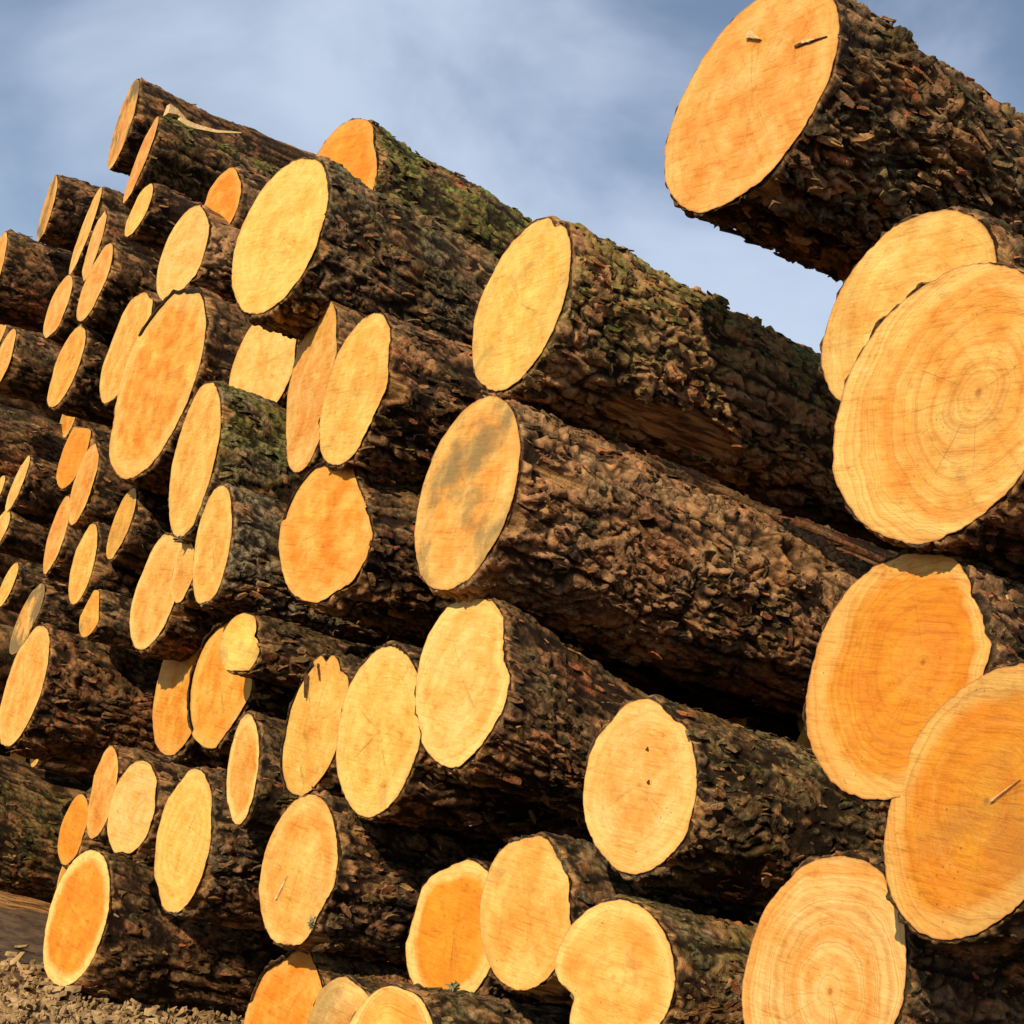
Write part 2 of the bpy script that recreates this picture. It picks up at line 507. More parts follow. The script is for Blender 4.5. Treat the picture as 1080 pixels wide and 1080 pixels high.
    h2 = d1 * 0.8 + 1.0 * (eu * (d2 - 0.5) + ev * (d3 - 0.45)) - 0.35 * (1 - sstep(0, 0.16, G2 - G1))
    # long furrows along the log
    fur = vnoise(np.stack([UX * r0 * 17 + w1 * 0.7, S * 3.2 + w2 * 0.8, UZ * r0 * 17], -1) + key3, key + 15)
    furrow = sstep(0.0, 0.30, np.abs(fur))
    hgt = 0.66 * h1 * (0.55 + 0.6 * patch) + 0.36 * h2 * (0.35 + 0.65 * plate) + 0.15 * vnoise(P3 * 17 + key3, key + 14)
    hgt = hgt * (0.45 + 0.55 * furrow) - 0.22 * (1 - furrow)
    amp = min(0.029 * scale, 0.11 * r0) * (1.0 + 0.45 * vnoise(P3 * 4 + key3, key + 9))
    fine = fbm(P3 * 48 + key3, key + 11, 2) * 0.0035
    bare_m = np.zeros(S.shape)
    if bare:
        for (bs, ba, bl, bw) in bare:
            dA = np.angle(np.exp(1j * (A - math.radians(ba)))) / math.radians(bw)
            d2 = ((S - bs) / bl) ** 2 + dA ** 2
            bare_m = np.maximum(bare_m, sstep(1.25, 0.85, d2 + 0.9 * fbm(P3 * 9 + key3, key + 21, 3)))
    # bark knocked off here and there along the rim
    rim = 0.16 * np.maximum(0, fbm(ring3 * 2.2 + 7, key + 41, 3) - 0.12) + 0.012 * fbm(ring3 * 12, key + 42, 2)
    bare_m = np.maximum(bare_m, sstep(0.006, -0.006, S - rim[None, :] * min(1.0, r0 / 0.2)))
    bark_t = bark_t * (1.0 + 0.7 * fbm(ring3 * 3, key + 43, 2))[None, :]
    disp = bark_t * (1 - bare_m) + 0.022 * big * (r0 / 0.25) * np.minimum(1, S / 0.12 + 0.15) + (amp * (hgt - 0.25) * np.minimum(1, 0.3 + S / 0.06) + fine) * (1 - 0.92 * bare_m)
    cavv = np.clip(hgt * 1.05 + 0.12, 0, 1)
    for (ks, ka, kr) in knots:
        dA = np.angle(np.exp(1j * (A - math.radians(ka)))) * r0
        d = np.hypot(S - ks, dA) / kr
        disp = disp + kr * (0.50 * np.exp(-((d - 0.75) / 0.30) ** 2) - 0.30 * np.exp(-(d / 0.38) ** 2) + 0.30 * np.exp(-(d / 0.16) ** 2))
        bare_m = np.maximum(bare_m, 0.30 * np.exp(-((d - 0.8) / 0.35) ** 2))
        cavv = np.where(d < 0.55, np.clip(cavv * (0.25 + d), 0, 1), cavv)
    chip = np.maximum(0, fbm(ring3 * 5, key + 31, 2)) * 0.022
    X = UX * (RB + disp) + bend[0] * S ** 2 * 0.4
    Z = UZ * (RB + disp) + bend[1] * S ** 2 * 0.4 + r0
    fall = np.clip(1 - S / 0.35, 0, 1)
    Y = S + oy[None, :] * fall + chip[None, :] * np.clip(1 - S / 0.06, 0, 1) + 0.002
    # lip rows that close the bark against the wood
    lipx = ux * rr * 0.968; lipz = uz * rr * 0.968 + r0; lipy = oy + 0.0045
    midx = ux * (rr + disp[0] * 0.72); midz = uz * (rr + disp[0] * 0.72) + r0; midy = oy + 0.003 + chip * 0.9
    X = np.vstack([lipx, midx, X]); Z = np.vstack([lipz, midz, Z]); Y = np.vstack([lipy, midy, Y])
    cavv = np.vstack([np.full(nth, 0.25), np.full(nth, 0.40), cavv])
    cellv = np.vstack([np.full(nth, 0.12), np.full(nth, 0.25), np.clip(0.50 * c2 + 0.50 * d2, 0, 1)])
    bare_m = np.vstack([np.zeros((2, nth)), bare_m])
    nr = nz + 2
    co = np.stack([X, Y, Z], -1).reshape(-1, 3)
    ii, jj = np.meshgrid(np.arange(nr - 1), np.arange(nth), indexing='ij')
    j2 = (jj + 1) % nth
    quads = np.stack([ii * nth + jj, (ii + 1) * nth + jj, (ii + 1) * nth + j2, ii * nth + j2], -1).reshape(-1, 4)
    # orientation: outward normals
    e1 = co[quads[nth, 1]] - co[quads[nth, 0]]; e2 = co[quads[nth, 3]] - co[quads[nth, 0]]
    if np.cross(e1, e2) @ np.array([ux[0], 0, uz[0]]) < 0: quads = quads[:, ::-1]
    cen = len(co)
    co = np.vstack([co, [[float(X[-1].mean()), length + 0.004, float(Z[-1].mean())]]])
    last = (nr - 1) * nth
    jl = np.arange(nth)
    tris = np.stack([last + jl, last + (jl + 1) % nth, np.full(nth, cen)], -1)
    root = bpy.data.objects.new(name, None)
    COL.objects.link(root)
    base = P - ez * r0
    root.empty_display_size = 0.1
    mw = Matrix.Identity(4)
    for i in range(3):
        mw[i][0], mw[i][1], mw[i][2], mw[i][3] = ex[i], a[i], ez[i], base[i]
    root.matrix_world = mw
    root['label'] = label; root['category'] = 'log'
    if group: root['group'] = group
    me = fast_mesh('bark', co, quads, tris)
    add_attr(me, 'cav', np.append(cavv.ravel(), 0.4)); add_attr(me, 'cell', np.append(cellv.ravel(), 0.4))
    add_attr(me, 'bare', np.append(bare_m.ravel(), 0))
    seed = float((key * 0.37) % 1.0 + 0.05)
    bprops = dict(seed=seed, moss=float(moss), red=float(red), grey=float(grey))
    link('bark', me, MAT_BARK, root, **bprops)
    # the sawn face
    nf = max(5, int(np.clip(r0 / ds0 / 1.6, 5, 34)))
    fr = np.concatenate([np.linspace(0, 0.93, nf, endpoint=False)[1:], [0.93, 0.965, 0.99, 1.0]])
    cx_, cz_ = pith[0] * r0, pith[1] * r0
    jag = 0.996 + 0.011 * fbm(ring3 * 16, key + 44, 2) - 0.018 * np.maximum(0, fbm(ring3 * 7, key + 45, 2) - 0.25)
    FX = cx_ + (ox * jag - cx_)[None, :] * fr[:, None]
    FZ = cz_ + (oz * jag - cz_)[None, :] * fr[:, None]
    # plane height from the outline (least squares keeps the face flat)
    co_pl, *_ = np.linalg.lstsq(np.stack([ox, oz, np.ones(nth)], -1), oy, rcond=None)
    sa = rs.uniform(0, math.pi)
    def face_y(x, z):
        y = co_pl[0] * x + co_pl[1] * z + co_pl[2]
        q3 = np.stack([x * 7, z * 7, np.full(np.shape(x), key * 0.9)], -1)
        y = y + 0.0045 * fbm(q3, key + 51, 3)
        lines = np.stack([(x * math.cos(sa) + z * math.sin(sa)) * 60, (z * math.cos(sa) - x * math.sin(sa)) * 5, np.full(np.shape(x), key * 0.3)], -1)
        y = y + 0.0016 * fbm(lines, key + 52, 2)
        if step:
            c = (x * math.cos(sa + .5) + z * math.sin(sa + .5)) / r0
            y = y + step * sstep(-0.02, 0.03, c - 0.25 - 0.06 * np.sin(9 * (z - x) / r0))
        return y
    FY = face_y(FX, FZ)
    fco = np.stack([FX, FY, FZ + r0], -1).reshape(-1, 3)
    c0 = np.array([[cx_, float(face_y(np.array(cx_), np.array(cz_))), cz_ + r0]])
    fco = np.vstack([fco, c0])
    n2 = len(fr)
    ii, jj = np.meshgrid(np.arange(n2 - 1), np.arange(nth), indexing='ij'); j2 = (jj + 1) % nth
    fq = np.stack([ii * nth + jj, (ii + 1) * nth + jj, (ii + 1) * nth + j2, ii * nth + j2], -1).reshape(-1, 4)
    ft = np.stack([np.full(nth, len(fco) - 1), jl, (jl + 1) % nth], -1)
    e1 = fco[ft[0, 1]] - fco[ft[0, 0]]; e2 = fco[ft[0, 2]] - fco[ft[0, 0]]
    if np.cross(e1, e2)[1] > 0: ft = ft[:, ::-1]; fq = fq[:, ::-1]
    fm = fast_mesh('cut_end', fco, fq, ft)
    add_attr(fm, 'rn', np.append(np.repeat(fr, nth), 0.0))
    uvl = fm.uv_layers.new(name='face')
    li = np.empty(len(fm.loops), np.int32); fm.loops.foreach_get('vertex_index', li)
    uvv = np.stack([fco[:, 0] - cx_, fco[:, 2] - r0 - cz_], -1)[li]
    uvl.data.foreach_set('uv', uvv.astype(np.float32).ravel())
    fo = link('cut_end', fm, MAT_WOOD, root, seed=seed, tone=float(tone), heart=float(heart), stain=float(stain), rings=float(rings))
    # loose scales of bark standing off the camera side
    grid = np.stack([X, Y, Z], -1)[2:]
    lim = min(length, vis + 0.25)
    nfl = int(np.clip((2 * np.pi * r0 * 0.6) * lim * pxm * pxm / 130.0 * flakes, 0, 2500))
    if nfl > 8 and bare_m.mean() < 0.6:
        jv = np.argsort(np.abs(np.angle(np.exp(1j * (t - vt)))))[: int(nth * 0.66)]
        sv_ = lim * rs.uniform(0, 1, nfl)
        i = np.clip(np.searchsorted(st, sv_), 0, nz - 2); j = jv[rs.randint(0, len(jv), nfl)]
        ok = (bare_m[i + 2, j] < 0.3) & (rs.uniform(0, 1, nfl) < 0.25 + 0.95 * patch[i, j])
        i, j = i[ok], j[ok]; m_ = len(i)
        fr_ = rs.uniform(0, 1, (m_, 1))
        p0 = grid[i, j] * (1 - fr_) + grid[i + 1, j] * fr_
        nn = np.stack([ux[j], 0 * ux[j], uz[j]], -1); tg = np.stack([uz[j], 0 * ux[j], -ux[j]], -1); ax = np.array([[0, 1.0, 0]])
        th = rs.normal(0, 0.38, (m_, 1)); roll = rs.normal(0, 0.40, (m_, 1))
        l = ax * np.cos(th) + tg * np.sin(th); w0 = tg * np.cos(th) - ax * np.sin(th)
        wv = w0 * np.cos(roll) + nn * np.sin(roll); nv = nn * np.cos(roll) - w0 * np.sin(roll)
        L_ = np.clip(rs.gamma(3.2, 1.45, (m_, 1)) / pxm, 0.005, 0.026) * scale
        W_ = L_ * rs.uniform(0.18, 0.48, (m_, 1))
        lift = L_ * rs.uniform(0.0, 0.45, (m_, 1)) ; thk = np.maximum(0.0018, L_ * rs.uniform(0.10, 0.22, (m_, 1)))
        sg = np.where(rs.uniform(0, 1, (m_, 1)) < 0.5, 1.0, -1.0)
        vv_ = []
        for top in (0, 1):
            for (al, aw) in ((-1, -0.8), (-1, 0.7), (0.1, 1.0), (1, 0.5), (1, -0.6), (0.0, -1.1)):
                h = (0.5 + 0.5 * al * sg) ** 1.6 * lift + (thk if top else -0.5 * thk)
                vv_.append(p0 + l * (L_ * al * rs.uniform(0.8, 1.15, (m_, 1))) + wv * (W_ * aw * rs.uniform(0.8, 1.2, (m_, 1))) + nv * h)
        fv = np.stack(vv_, 1).reshape(-1, 3)
        pat = np.array([(6, 7, 8, 9), (9, 10, 11, 6)] + [(k, (k + 1) % 6, 6 + (k + 1) % 6, 6 + k) for k in range(6)])
        fq2 = (np.arange(m_)[:, None, None] * 12 + pat[None]).reshape(-1, 4)
        fm2 = fast_mesh('bark_scales', fv, fq2, smooth=False)
        add_attr(fm2, 'cav', np.repeat(rs.uniform(0.45, 1.0, m_), 12)); add_attr(fm2, 'cell', np.repeat(rs.uniform(0, 1, m_) ** 1.3, 12))
        add_attr(fm2, 'bare', np.repeat(np.where(rs.uniform(0, 1, m_) < 0.025, 0.6, 0.0), 12))
        link('bark_scales', fm2, MAT_BARK, root, kind='stuff', **bprops)
    LOGS[key] = dict(root=root, cut=fo, P=P, a=a, n=nrm, ex=ex, ez=ez, r0=r0, base=base)
    return root

def picture_log(key, x1, y1, x2, y2, w, p, label, slope=None, yaw=None, **kw):
    """a log whose sawn end shows as an ellipse in the photograph: ends of its long axis, its short axis, and how far it stands out of the pile face (metres)"""
    rs = np.random.RandomState(key)
    c = np.array([(x1 + x2) / 2, (y1 + y2) / 2])
    mj = np.array([x1 - x2, y1 - y2]) / 2
    mn = np.array([-mj[1], mj[0]]) / np.linalg.norm(mj) * w / 2
    r = pix_ray(*c)
    P = CAM + r * ((D - p) / r[1])
    a = axis_for(P, slope, math.radians(rs.uniform(-1.0, 1.0)) if yaw is None else math.radians(yaw))
    ex, ez = frame_of(a)
    def out_for(psi):
        n = a * math.cos(psi) + ex * math.sin(psi)
        def f(t):
            x = c[0] + mj[0] * np.cos(t) + mn[0] * np.sin(t); y = c[1] + mj[1] * np.cos(t) + mn[1] * np.sin(t)
            return hit_plane(x, y, P, n)
        return n, f
    # saw cut a few degrees off square where that makes the log round
    best = None
    tt = np.linspace(0, 2 * np.pi, 48, endpoint=False)
    for psi in np.radians(np.linspace(-13, 13, 27)):
        n, f = out_for(psi)
        q = f(tt) - P
        sv = np.linalg.svd(np.cov(np.stack([q @ ex, q @ ez])))[1]
        e = 0.5 * math.log(sv[0] / sv[1]) + abs(psi) * 0.3
        if best is None or e < best[0]: best = (e, n, f)
    return build_log(key, P, a, best[1], best[2], label, **kw)

def inner_log(key, x, z, r, p, label, group, **kw):
    rs = np.random.RandomState(key + 900)
    P = np.array([x, -p, z])
    a = np.array([math.sin(rs.uniform(-.012, .012)), 1.0, 0]); a /= np.linalg.norm(a)
    ex, ez = frame_of(a)
    psi = rs.uniform(-0.08, 0.08)
    n = a * math.cos(psi) + ex * math.sin(psi)
    k = rs.uniform(0.93, 1.05)
    def f(t):
        q = P + np.outer(np.cos(t), ez) * r * k * 0.94 + np.outer(np.sin(t), ex) * r / k * 0.94
        return q - np.outer((q - P) @ n / (a @ n), a)
    return build_log(key, P, a, n, f, label, group=group, **kw)

def face_piece(key, name, x1, y1, x2, y2, wpx, mat, proud=0.0015, off=0.0):
    """a thin lens-shaped piece (open crack, torn splinter) lying on a log's sawn face between two photo points"""
    g = LOGS[key]
    q = hit_plane(np.array([x1, x2, x1 + wpx]), np.array([y1, y2, y1]), g['P'] - g['a'] * 0.004, g['n'])
    A_, B_ = q[0], q[1]
    l = B_ - A_; L_ = np.linalg.norm(l); l = l / L_
    w = np.cross(l, g['n']); W_ = np.linalg.norm(q[2] - q[0]) * 0.5
    rs = np.random.RandomState(int(x1 * 3 + y1))
    prof = [(0, .35), (.12, 1.0), (.3, .55), (.55, .6), (.8, .25), (1, .04)]
    top = [A_ + l * L_ * u + w * W_ * v * rs.uniform(.7, 1.2) for u, v in prof] + [A_ + l * L_ * u - w * W_ * v * rs.uniform(.7, 1.2) for u, v in prof[::-1]]
    n = len(top)
    pts = np.array([p - g['n'] * (proud * rs.uniform(.6, 1.2) + off) for p in top] + [p + g['n'] * 0.008 for p in top])
    loc = np.stack([(pts - g['base']) @ g['ex'], (pts - g['base']) @ g['a'], (pts - g['base']) @ g['ez']], -1)
    quads = [(k, (k + 1) % n, n + (k + 1) % n, n + k) for k in range(n)]
    quads += [(k, k + 1, n - 2 - k, n - 1 - k) for k in range(n // 2 - 1)]
    me = fast_mesh(name, loc, np.array(quads), smooth=False)
    return link(name, me, mat, g['cut'])

def tuft(key, x, y, size, n=34):
    """a tuft of bushy lichen growing at the rim of a sawn face"""
    g = LOGS[key]
    c = hit_plane(np.array(float(x)), np.array(float(y)), g['P'], g['n']) - g['a'] * 0.004
    rs = np.random.RandomState(int(x + y))
    v, f = [], []
    for _ in range(n):
        d = rs.normal(0, 1, 3); d -= g['a'] * 0.6; d /= np.linalg.norm(d)
        s = np.cross(d, rs.normal(0, 1, 3)); s /= np.linalg.norm(s)
        p0 = c + rs.normal(0, size * 0.35, 3); Lb = size * rs.uniform(.5, 1.1)
        b = len(v)
        e = np.cross(d, s)
        for (u, wd) in ((0, .10), (.55, .16), (1, .03)):
            for k in range(3):
                an = k * 2.094
                v.append(p0 + d * Lb * u + (s * math.cos(an) + e * math.sin(an)) * size * wd)
        for r_ in (0, 3):
            for k in range(3):
                f.append((b + r_ + k, b + r_ + (k + 1) % 3, b + r_ + 3 + (k + 1) % 3, b + r_ + 3 + k))
    pts = np.array(v)
    loc = np.stack([(pts - g['base']) @ g['ex'], (pts - g['base']) @ g['a'], (pts - g['base']) @ g['ez']], -1)
    link('lichen_tuft', fast_mesh('lichen_tuft', loc, np.array(f), smooth=False), MAT_LICHEN, g['root'])

# ------------------------------------------------------------------ ground
def axis_coords(lo, hi, fine, far):
    a = list(np.arange(lo, hi + 1e-6, fine))
    s, left, right = fine, [], []
    x = lo
    while x > -far: s *= 1.35; x -= s; left.append(x)
    s, x = fine, hi
    while x < far: s *= 1.35; x += s; right.append(x)
    return np.array(left[::-1] + a + right)

def ground_z(x, y):
    q = np.stack([x, y, np.zeros_like(x)], -1)
    near = np.exp(-((x + 6) ** 2 + (y + 1) ** 2) / 200)
    return (0.030 * fbm(q * 1.3, 77, 3) + 0.020 * fbm(q * 9, 78, 3)) * near

gx, gy = axis_coords(-8.6, -3.2, 0.03, 2500), axis_coords(-2.2, 0.6, 0.03, 2500)
GX, GY = np.meshgrid(gx, gy, indexing='ij')
GZ = ground_z(GX, GY)
nx, ny = GX.shape
ii, jj = np.meshgrid(np.arange(nx - 1), np.arange(ny - 1), indexing='ij')
gq = np.stack([ii * ny + jj, (ii + 1) * ny + jj, (ii + 1) * ny + jj + 1, ii * ny + jj + 1], -1).reshape(-1, 4)
link('ground', fast_mesh('ground', np.stack([GX, GY, GZ], -1).reshape(-1, 3), gq), MAT_SOIL, kind='structure')

def litter():
    rs = np.random.RandomState(11)
    n = 15000
    y = rs.uniform(-1.9, 0.9, n); x = rs.uniform(0, 1, n) * 4.2 - 6.42 + (y + 0.2) * 0.75 + 0.30 * rs.normal(0, 1, n)
    z = ground_z(x, y)
    v, f = [], []
    for k in range(n):
        L_ = rs.gamma(1.6, 0.0075) + 0.003; W_ = L_ * rs.uniform(0.3, 0.7); T = rs.uniform(0.003, 0.010)
        an = rs.uniform(0, 6.283); ti, tj = rs.normal(0, 0.35, 2)
        l = np.array([math.cos(an), math.sin(an), ti]); w = np.array([-math.sin(an), math.cos(an), tj])
        c = np.array([x[k], y[k], z[k] + T * 0.6 + abs(rs.normal(0, .008))])
        b = len(v)
        for h in (-T, T):
            for (p, q_) in ((-1, -.6), (.1, -1), (1, -.4), (.8, .7), (-.3, 1), (-1.1, .4)):
                v.append(c + l * L_ * p * rs.uniform(.8, 1.1) + w * W_ * q_ + np.array([0, 0, h + .004 * p * p]))
        f += [(b + 6, b + 7, b + 8, b + 9), (b + 9, b + 10, b + 11, b + 6)]
        f += [(b + m, b + (m + 1) % 6, b + 6 + (m + 1) % 6, b + 6 + m) for m in range(6)]
    o = link('bark_litter', fast_mesh('bark_litter', np.array(v), np.array(f), smooth=False), MAT_CHIP, kind='stuff')
    o['label'] = 'tan bark and wood chips strewn on the ground before the stack'; o['category'] = 'wood chips'
litter()

# ------------------------------------------------------------------ the stack: every log with a sawn end in the photograph
#           long axis of the end (photo px)  short  stands out (m)
picture_log(63, 867, -18, 719, 218, 130, -0.07, 'huge log with smooth orange end jutting against open sky at the stack top', slope=0.56, vis=0.8, flats=False, tone=0.5, heart=0.25, moss=0.25, red=0.35, grey=0.30, scale=1.25, length=3.6)
picture_log(61, 1079, 288, 921, 562, 215, 0.18, 'large log with ringed golden end overlapping the paler round end behind it', rings=0.9, flats=False, tone=0.42, heart=0.75, stain=0.12, red=0.4, pith=(0.25, 0.05), length=3.0)
picture_log(62, 1030, 230, 890, 425, 150, 0.01, 'log with pale ochre end tucked between the huge top log and a golden end', flats=False, tone=0.18, heart=0.2, stain=0.35, length=3.2)
picture_log(60, 996, 585, 904, 840, 190, 0.12, 'log with bright orange ringed end and pale rim where the knotty log runs behind', rings=0.9, flats=((50, 0.90), (88, 0.92)), tone=1.1, heart=0.55, red=0.4, pith=(0.22, 0.12), length=3.2)
picture_log(59, 1105, 705, 975, 985, 190, 0.15, 'thick log with deep orange end, grey rim and white splinter near its middle', rings=0.9, vis=0.4, tone=1.15, heart=0.55, stain=0.35, moss=0.2, length=3.0)
picture_log(58, 897, 903, 843, 1157, 170, 0.02, 'broad log with creamy pale fresh end below the deep orange grey-rimmed one', rings=0.9, vis=0.6, flats=False, tone=0, heart=0.12, moss=0.15, grey=0.45, length=3.2, pith=(0.1, -0.1))
picture_log(57, 685, 737, 665, 920, 120, 0, 'stout log with round honey end marked by two dark dots', slope=0.27, vis=0.9, tone=0.22, heart=0.35, moss=0.30, grey=0.35, length=3.2)
picture_log(56, 656, 950, 640, 1112, 126, 0.04, 'log with tan-centred, cream-rimmed end chipped at its side', vis=0.5, tone=0.40, heart=0.75, moss=0.35, grey=0.55, notches=((-125, 0.30, 15),), length=3.0)
picture_log(55, 562, 880, 548, 1045, 98, -0.02, 'log with speckled yellow oval end standing out before a vivid orange end', vis=0.5, tone=0.30, heart=0.25, stain=0.12, grey=0.4, length=3.2)
picture_log(54, 494, 906, 462, 1062, 98, -0.15, 'log with vivid orange heart and cream rim half hidden by a speckled oval end', tone=1.25, heart=0.95, red=0.5, length=3.2)
picture_log(53, 420, 1040, 400, 1180, 98, 0.18, 'low log with ring-marked yellow end and dark bark edge in front of two others', rings=0.9, vis=0.6, tone=0.35, heart=0.85, moss=0.25, grey=0.5, length=3.0)
picture_log(52, 368, 1030, 346, 1155, 76, 0.0, 'low log with dirty stained end squeezed between two orange and yellow ends', tone=0.30, heart=0.6, stain=0.6, length=3.0)
picture_log(51, 318, 998, 286, 1145, 84, -0.05, 'low log with flat orange end under a scratched oval end', flats=((40, 0.85), (-35, 0.9)), tone=0.95, heart=0.2, step=0.012, length=3.0)
picture_log(50, 330, 838, 300, 1000, 78, 0.04, 'log with scratched golden oval end and a lichen tuft at its lower rim', vis=0.8, tone=0.35, heart=0.35, stain=0.15, red=0.45, length=3.2)
picture_log(49, 100, 897, 62, 1040, 62, 0.0, 'lowest log, with orange heart and bright cream rim, lying on the littered ground', slope=0.24, vis=0.7, tone=1.1, heart=0.95, red=0.5, length=2.8)
picture_log(48, 207, 811, 180, 963, 56, 0.0, 'log with clean pale tall oval end above the lowest cream-rimmed log', vis=0.6, tone=0, heart=0.25, grey=0.35, red=0.35, length=3.0)
picture_log(47, 87, 838, 67, 912, 26, -0.05, 'small log with dull dark orange end just above the lowest log', tone=1.2, heart=0.15, length=2.6)
picture_log(46, 152, 802, 127, 903, 48, 0.055, 'short log with cream oval end between two narrower orange ends', tone=0, heart=0.45, red=0.4, length=2.8)
picture_log(45, 118, 787, 97, 885, 26, 0.0, 'narrow log with orange end wedged behind the cream oval end', tone=0.6, heart=0.15, length=2.8)
picture_log(44, 262, 753, 250, 870, 32, 0.0, 'thin log with narrow ragged orange end and yellow edge', tone=0.60, heart=0.95, moss=0.3, notches=((95, 0.06, 10), (70, 0.05, 8)), length=3.0)
picture_log(43, 246, 652, 218, 790, 66, -0.05, 'log with broad orange end partly covered by a small cream lopsided end', flats=((40, 0.76), (128, 0.86)), tone=0.85, heart=0.3, step=0.016, length=3.0)
picture_log(42, 207, 655, 175, 798, 52, -0.12, 'recessed amber-ended log partly behind the orange end that a cream one overlaps', flats=((-30, 0.93),), tone=0.85, heart=0.2, length=2.8)
picture_log(41, 262, 647, 246, 712, 42, 0.065, 'small log with cream lopsided end overlapping a broad orange end', flats=((60, 0.8), (170, 0.85)), tone=0.0, heart=0.2, stain=0.75, notches=((60, 0.18, 9),), length=2.8)
picture_log(40, 200, 572, 186, 636, 22, 0.12, 'very thin pole with small orange end before a broad yellow-edged end', tone=0.5, heart=0.3, length=2.6)
picture_log(39, 184, 560, 146, 685, 44, 0.07, 'log with yellow-edged ochre end behind the thin pole', tone=0.45, heart=0.7, length=2.8)
picture_log(26, 352, 688, 310, 840, 62, 0.03, 'log with notched peach end cracked at its top edge', flats=((20, 0.93), (-100, 0.95)), tone=0.32, heart=0.15, step=0.010, notches=((-8, 0.12, 7), (28, 0.07, 9)), length=3.0)
picture_log(25, 415, 682, 385, 862, 86, 0.04, 'log with smooth pinkish tall oval end beside the notched peach end', vis=0.5, flats=False, tone=0.1, heart=0.55, length=3.2)
picture_log(24, 504, 627, 472, 809, 98, 0.1, 'thick log with pinkish broad end and cream lower rim under the grey-stained end', slope=0.50, taper=-0.30, vis=0.6, flats=((52, 0.86), (-25, 0.95), (125, 0.93), (-140, 0.96)), tone=0.12, heart=0.75, red=0.55, length=3.2)
picture_log(23, 525, 420, 460, 622, 95, 0.12, 'long knotty log with grey-green stained end and torn reddish bark', slope=0.40, vis=1.3, flats=False, tone=0.42, heart=0.35, stain=1.0, moss=0.22, red=1.0, grey=0.45, knots=((0.98, 62, 0.10), (0.36, 45, 0.045)), bare=((0.13, 70, 0.08, 6), (0.5, 12, 0.25, 5)), scale=1.15, length=4.0)
picture_log(22, 366, 480, 324, 636, 96, 0.12, 'log with bright amber end just under the narrow tan and yellow ends', vis=0.6, flats=((48, 0.74), (-20, 0.95), (150, 0.95)), tone=0.75, heart=0.2, step=0.010, red=0.4, length=3.2)
picture_log(21, 235, 512, 213, 640, 36, 0.17, 'log with narrow yellow end and pale grey scaly bark', vis=0.5, tone=0.30, heart=0.25, grey=0.85, length=3.0)
picture_log(20, 222, 403, 188, 567, 44, 0.17, 'log with long narrow golden end and grey-green lichened bark', vis=0.5, tone=0.35, heart=0.2, moss=0.7, grey=0.85, length=3.0)
picture_log(19, 400, 330, 350, 490, 62, 0.15, 'log with plain yellow oval end and red-brown bark beside a narrow tan end', vis=0.6, flats=((65, 0.92), (120, 0.93)), tone=0.20, heart=0.2, stain=0.1, red=0.75, scale=1.3, length=3.2)
picture_log(18, 345, 315, 312, 497, 45, 0.1, 'log with narrow tan end pressed between a pale square end and a yellow oval', tone=0.42, heart=0.15, length=3.0)
picture_log(17, 302, 322, 254, 446, 62, -0.12, 'log with pale square-looking end half hidden above the lichened log', tone=0, heart=0.2, length=3.0)
picture_log(15, 203, 300, 128, 505, 75, 0.075, 'log with very wide tan-orange streaked end overlapping a thin tan crescent', vis=0.5, tone=0.75, heart=0.5, stain=0.1, red=0.6, length=3.0, step=0.012)
picture_log(16, 156, 303, 110, 425, 34, 0.0, 'log showing a thin tan crescent behind the widest streaked end', tone=0.35, heart=0.2, length=2.8)
picture_log(14, 330, 167, 260, 330, 80, 0.26, 'prominent log with clean pale oval end under a small mossy log', slope=0.48, vis=1.2, flats=False, tone=0, heart=0.15, moss=0.30, grey=0.50, length=3.6)
picture_log(65, 385, 125, 329, 265, 70, -0.05, 'mossy top log with orange end peeping over a clean pale oval end', slope=0.55, vis=1.2, tone=1.1, heart=0.15, moss=1.0, grey=0.2, length=3.4)
picture_log(64, 585, 230, 515, 412, 84, 0.05, 'long green-tinged top log with notched pale end and scraped underside', slope=0.46, vis=1.1, flats=False, tone=0.05, heart=0.3, stain=0.2, moss=0.85, red=0.55, grey=0.35, bare=((0.58, 146, 0.26, 16), (0.70, 24, 0.07, 10)), notches=((18, 0.08, 8),), scale=1.2, length=4.0)
picture_log(13, 246, 177, 222, 252, 34, -0.06, 'small log with orange end peeping out beside the prominent pale oval end', tone=1, heart=0.2, length=2.8)
picture_log(12, 213, 217, 173, 318, 42, 0.06, 'log with creamy oval end just above the widest tan-orange streaked end', vis=0.4, tone=0, heart=0.35, stain=0.15, length=2.8, bare=((0.12, 30, 0.12, 22),))
picture_log(1, 145, 83, 115, 178, 15, 0.0, 'topmost log, dark barked, its dull end seen nearly edge-on against sky', slope=0.36, tone=0.55, heart=0.2, stain=1.5, red=0.3, taper=-0.18, length=1.5)  # high staining here paints in the dim light on this end
picture_log(2, 167, 122, 130, 215, 10, 0.03, 'mossy-backed log with a pale splinter on top, under the topmost dark log', slope=0.40, vis=1, tone=0.55, heart=0.2, moss=0.7, length=2.8)
picture_log(3, 160, 193, 133, 250, 16, 0.1, 'small log with bright cream sliver end below the splintered mossy-backed log', tone=0.02, heart=0.2, length=2.6)
picture_log(4, 60, 183, 40, 255, 10, -0.12, 'dark log with edge-on ochre end on the stack shoulder against sky', slope=0.28, vis=0.5, tone=0.6, heart=0.3, stain=1.3, length=1.6)  # staining raised to darken this whole end
picture_log(5, 107, 197, 73, 290, 10, -0.07, 'log with long thin blade-like yellow end beside the dark shoulder log', tone=0.25, heart=0.2, length=2.4)
picture_log(6, 112, 220, 87, 297, 11, -0.02, 'log with a second shorter blade-like yellow end against the long thin one', tone=0.28, heart=0.2, length=2.4)
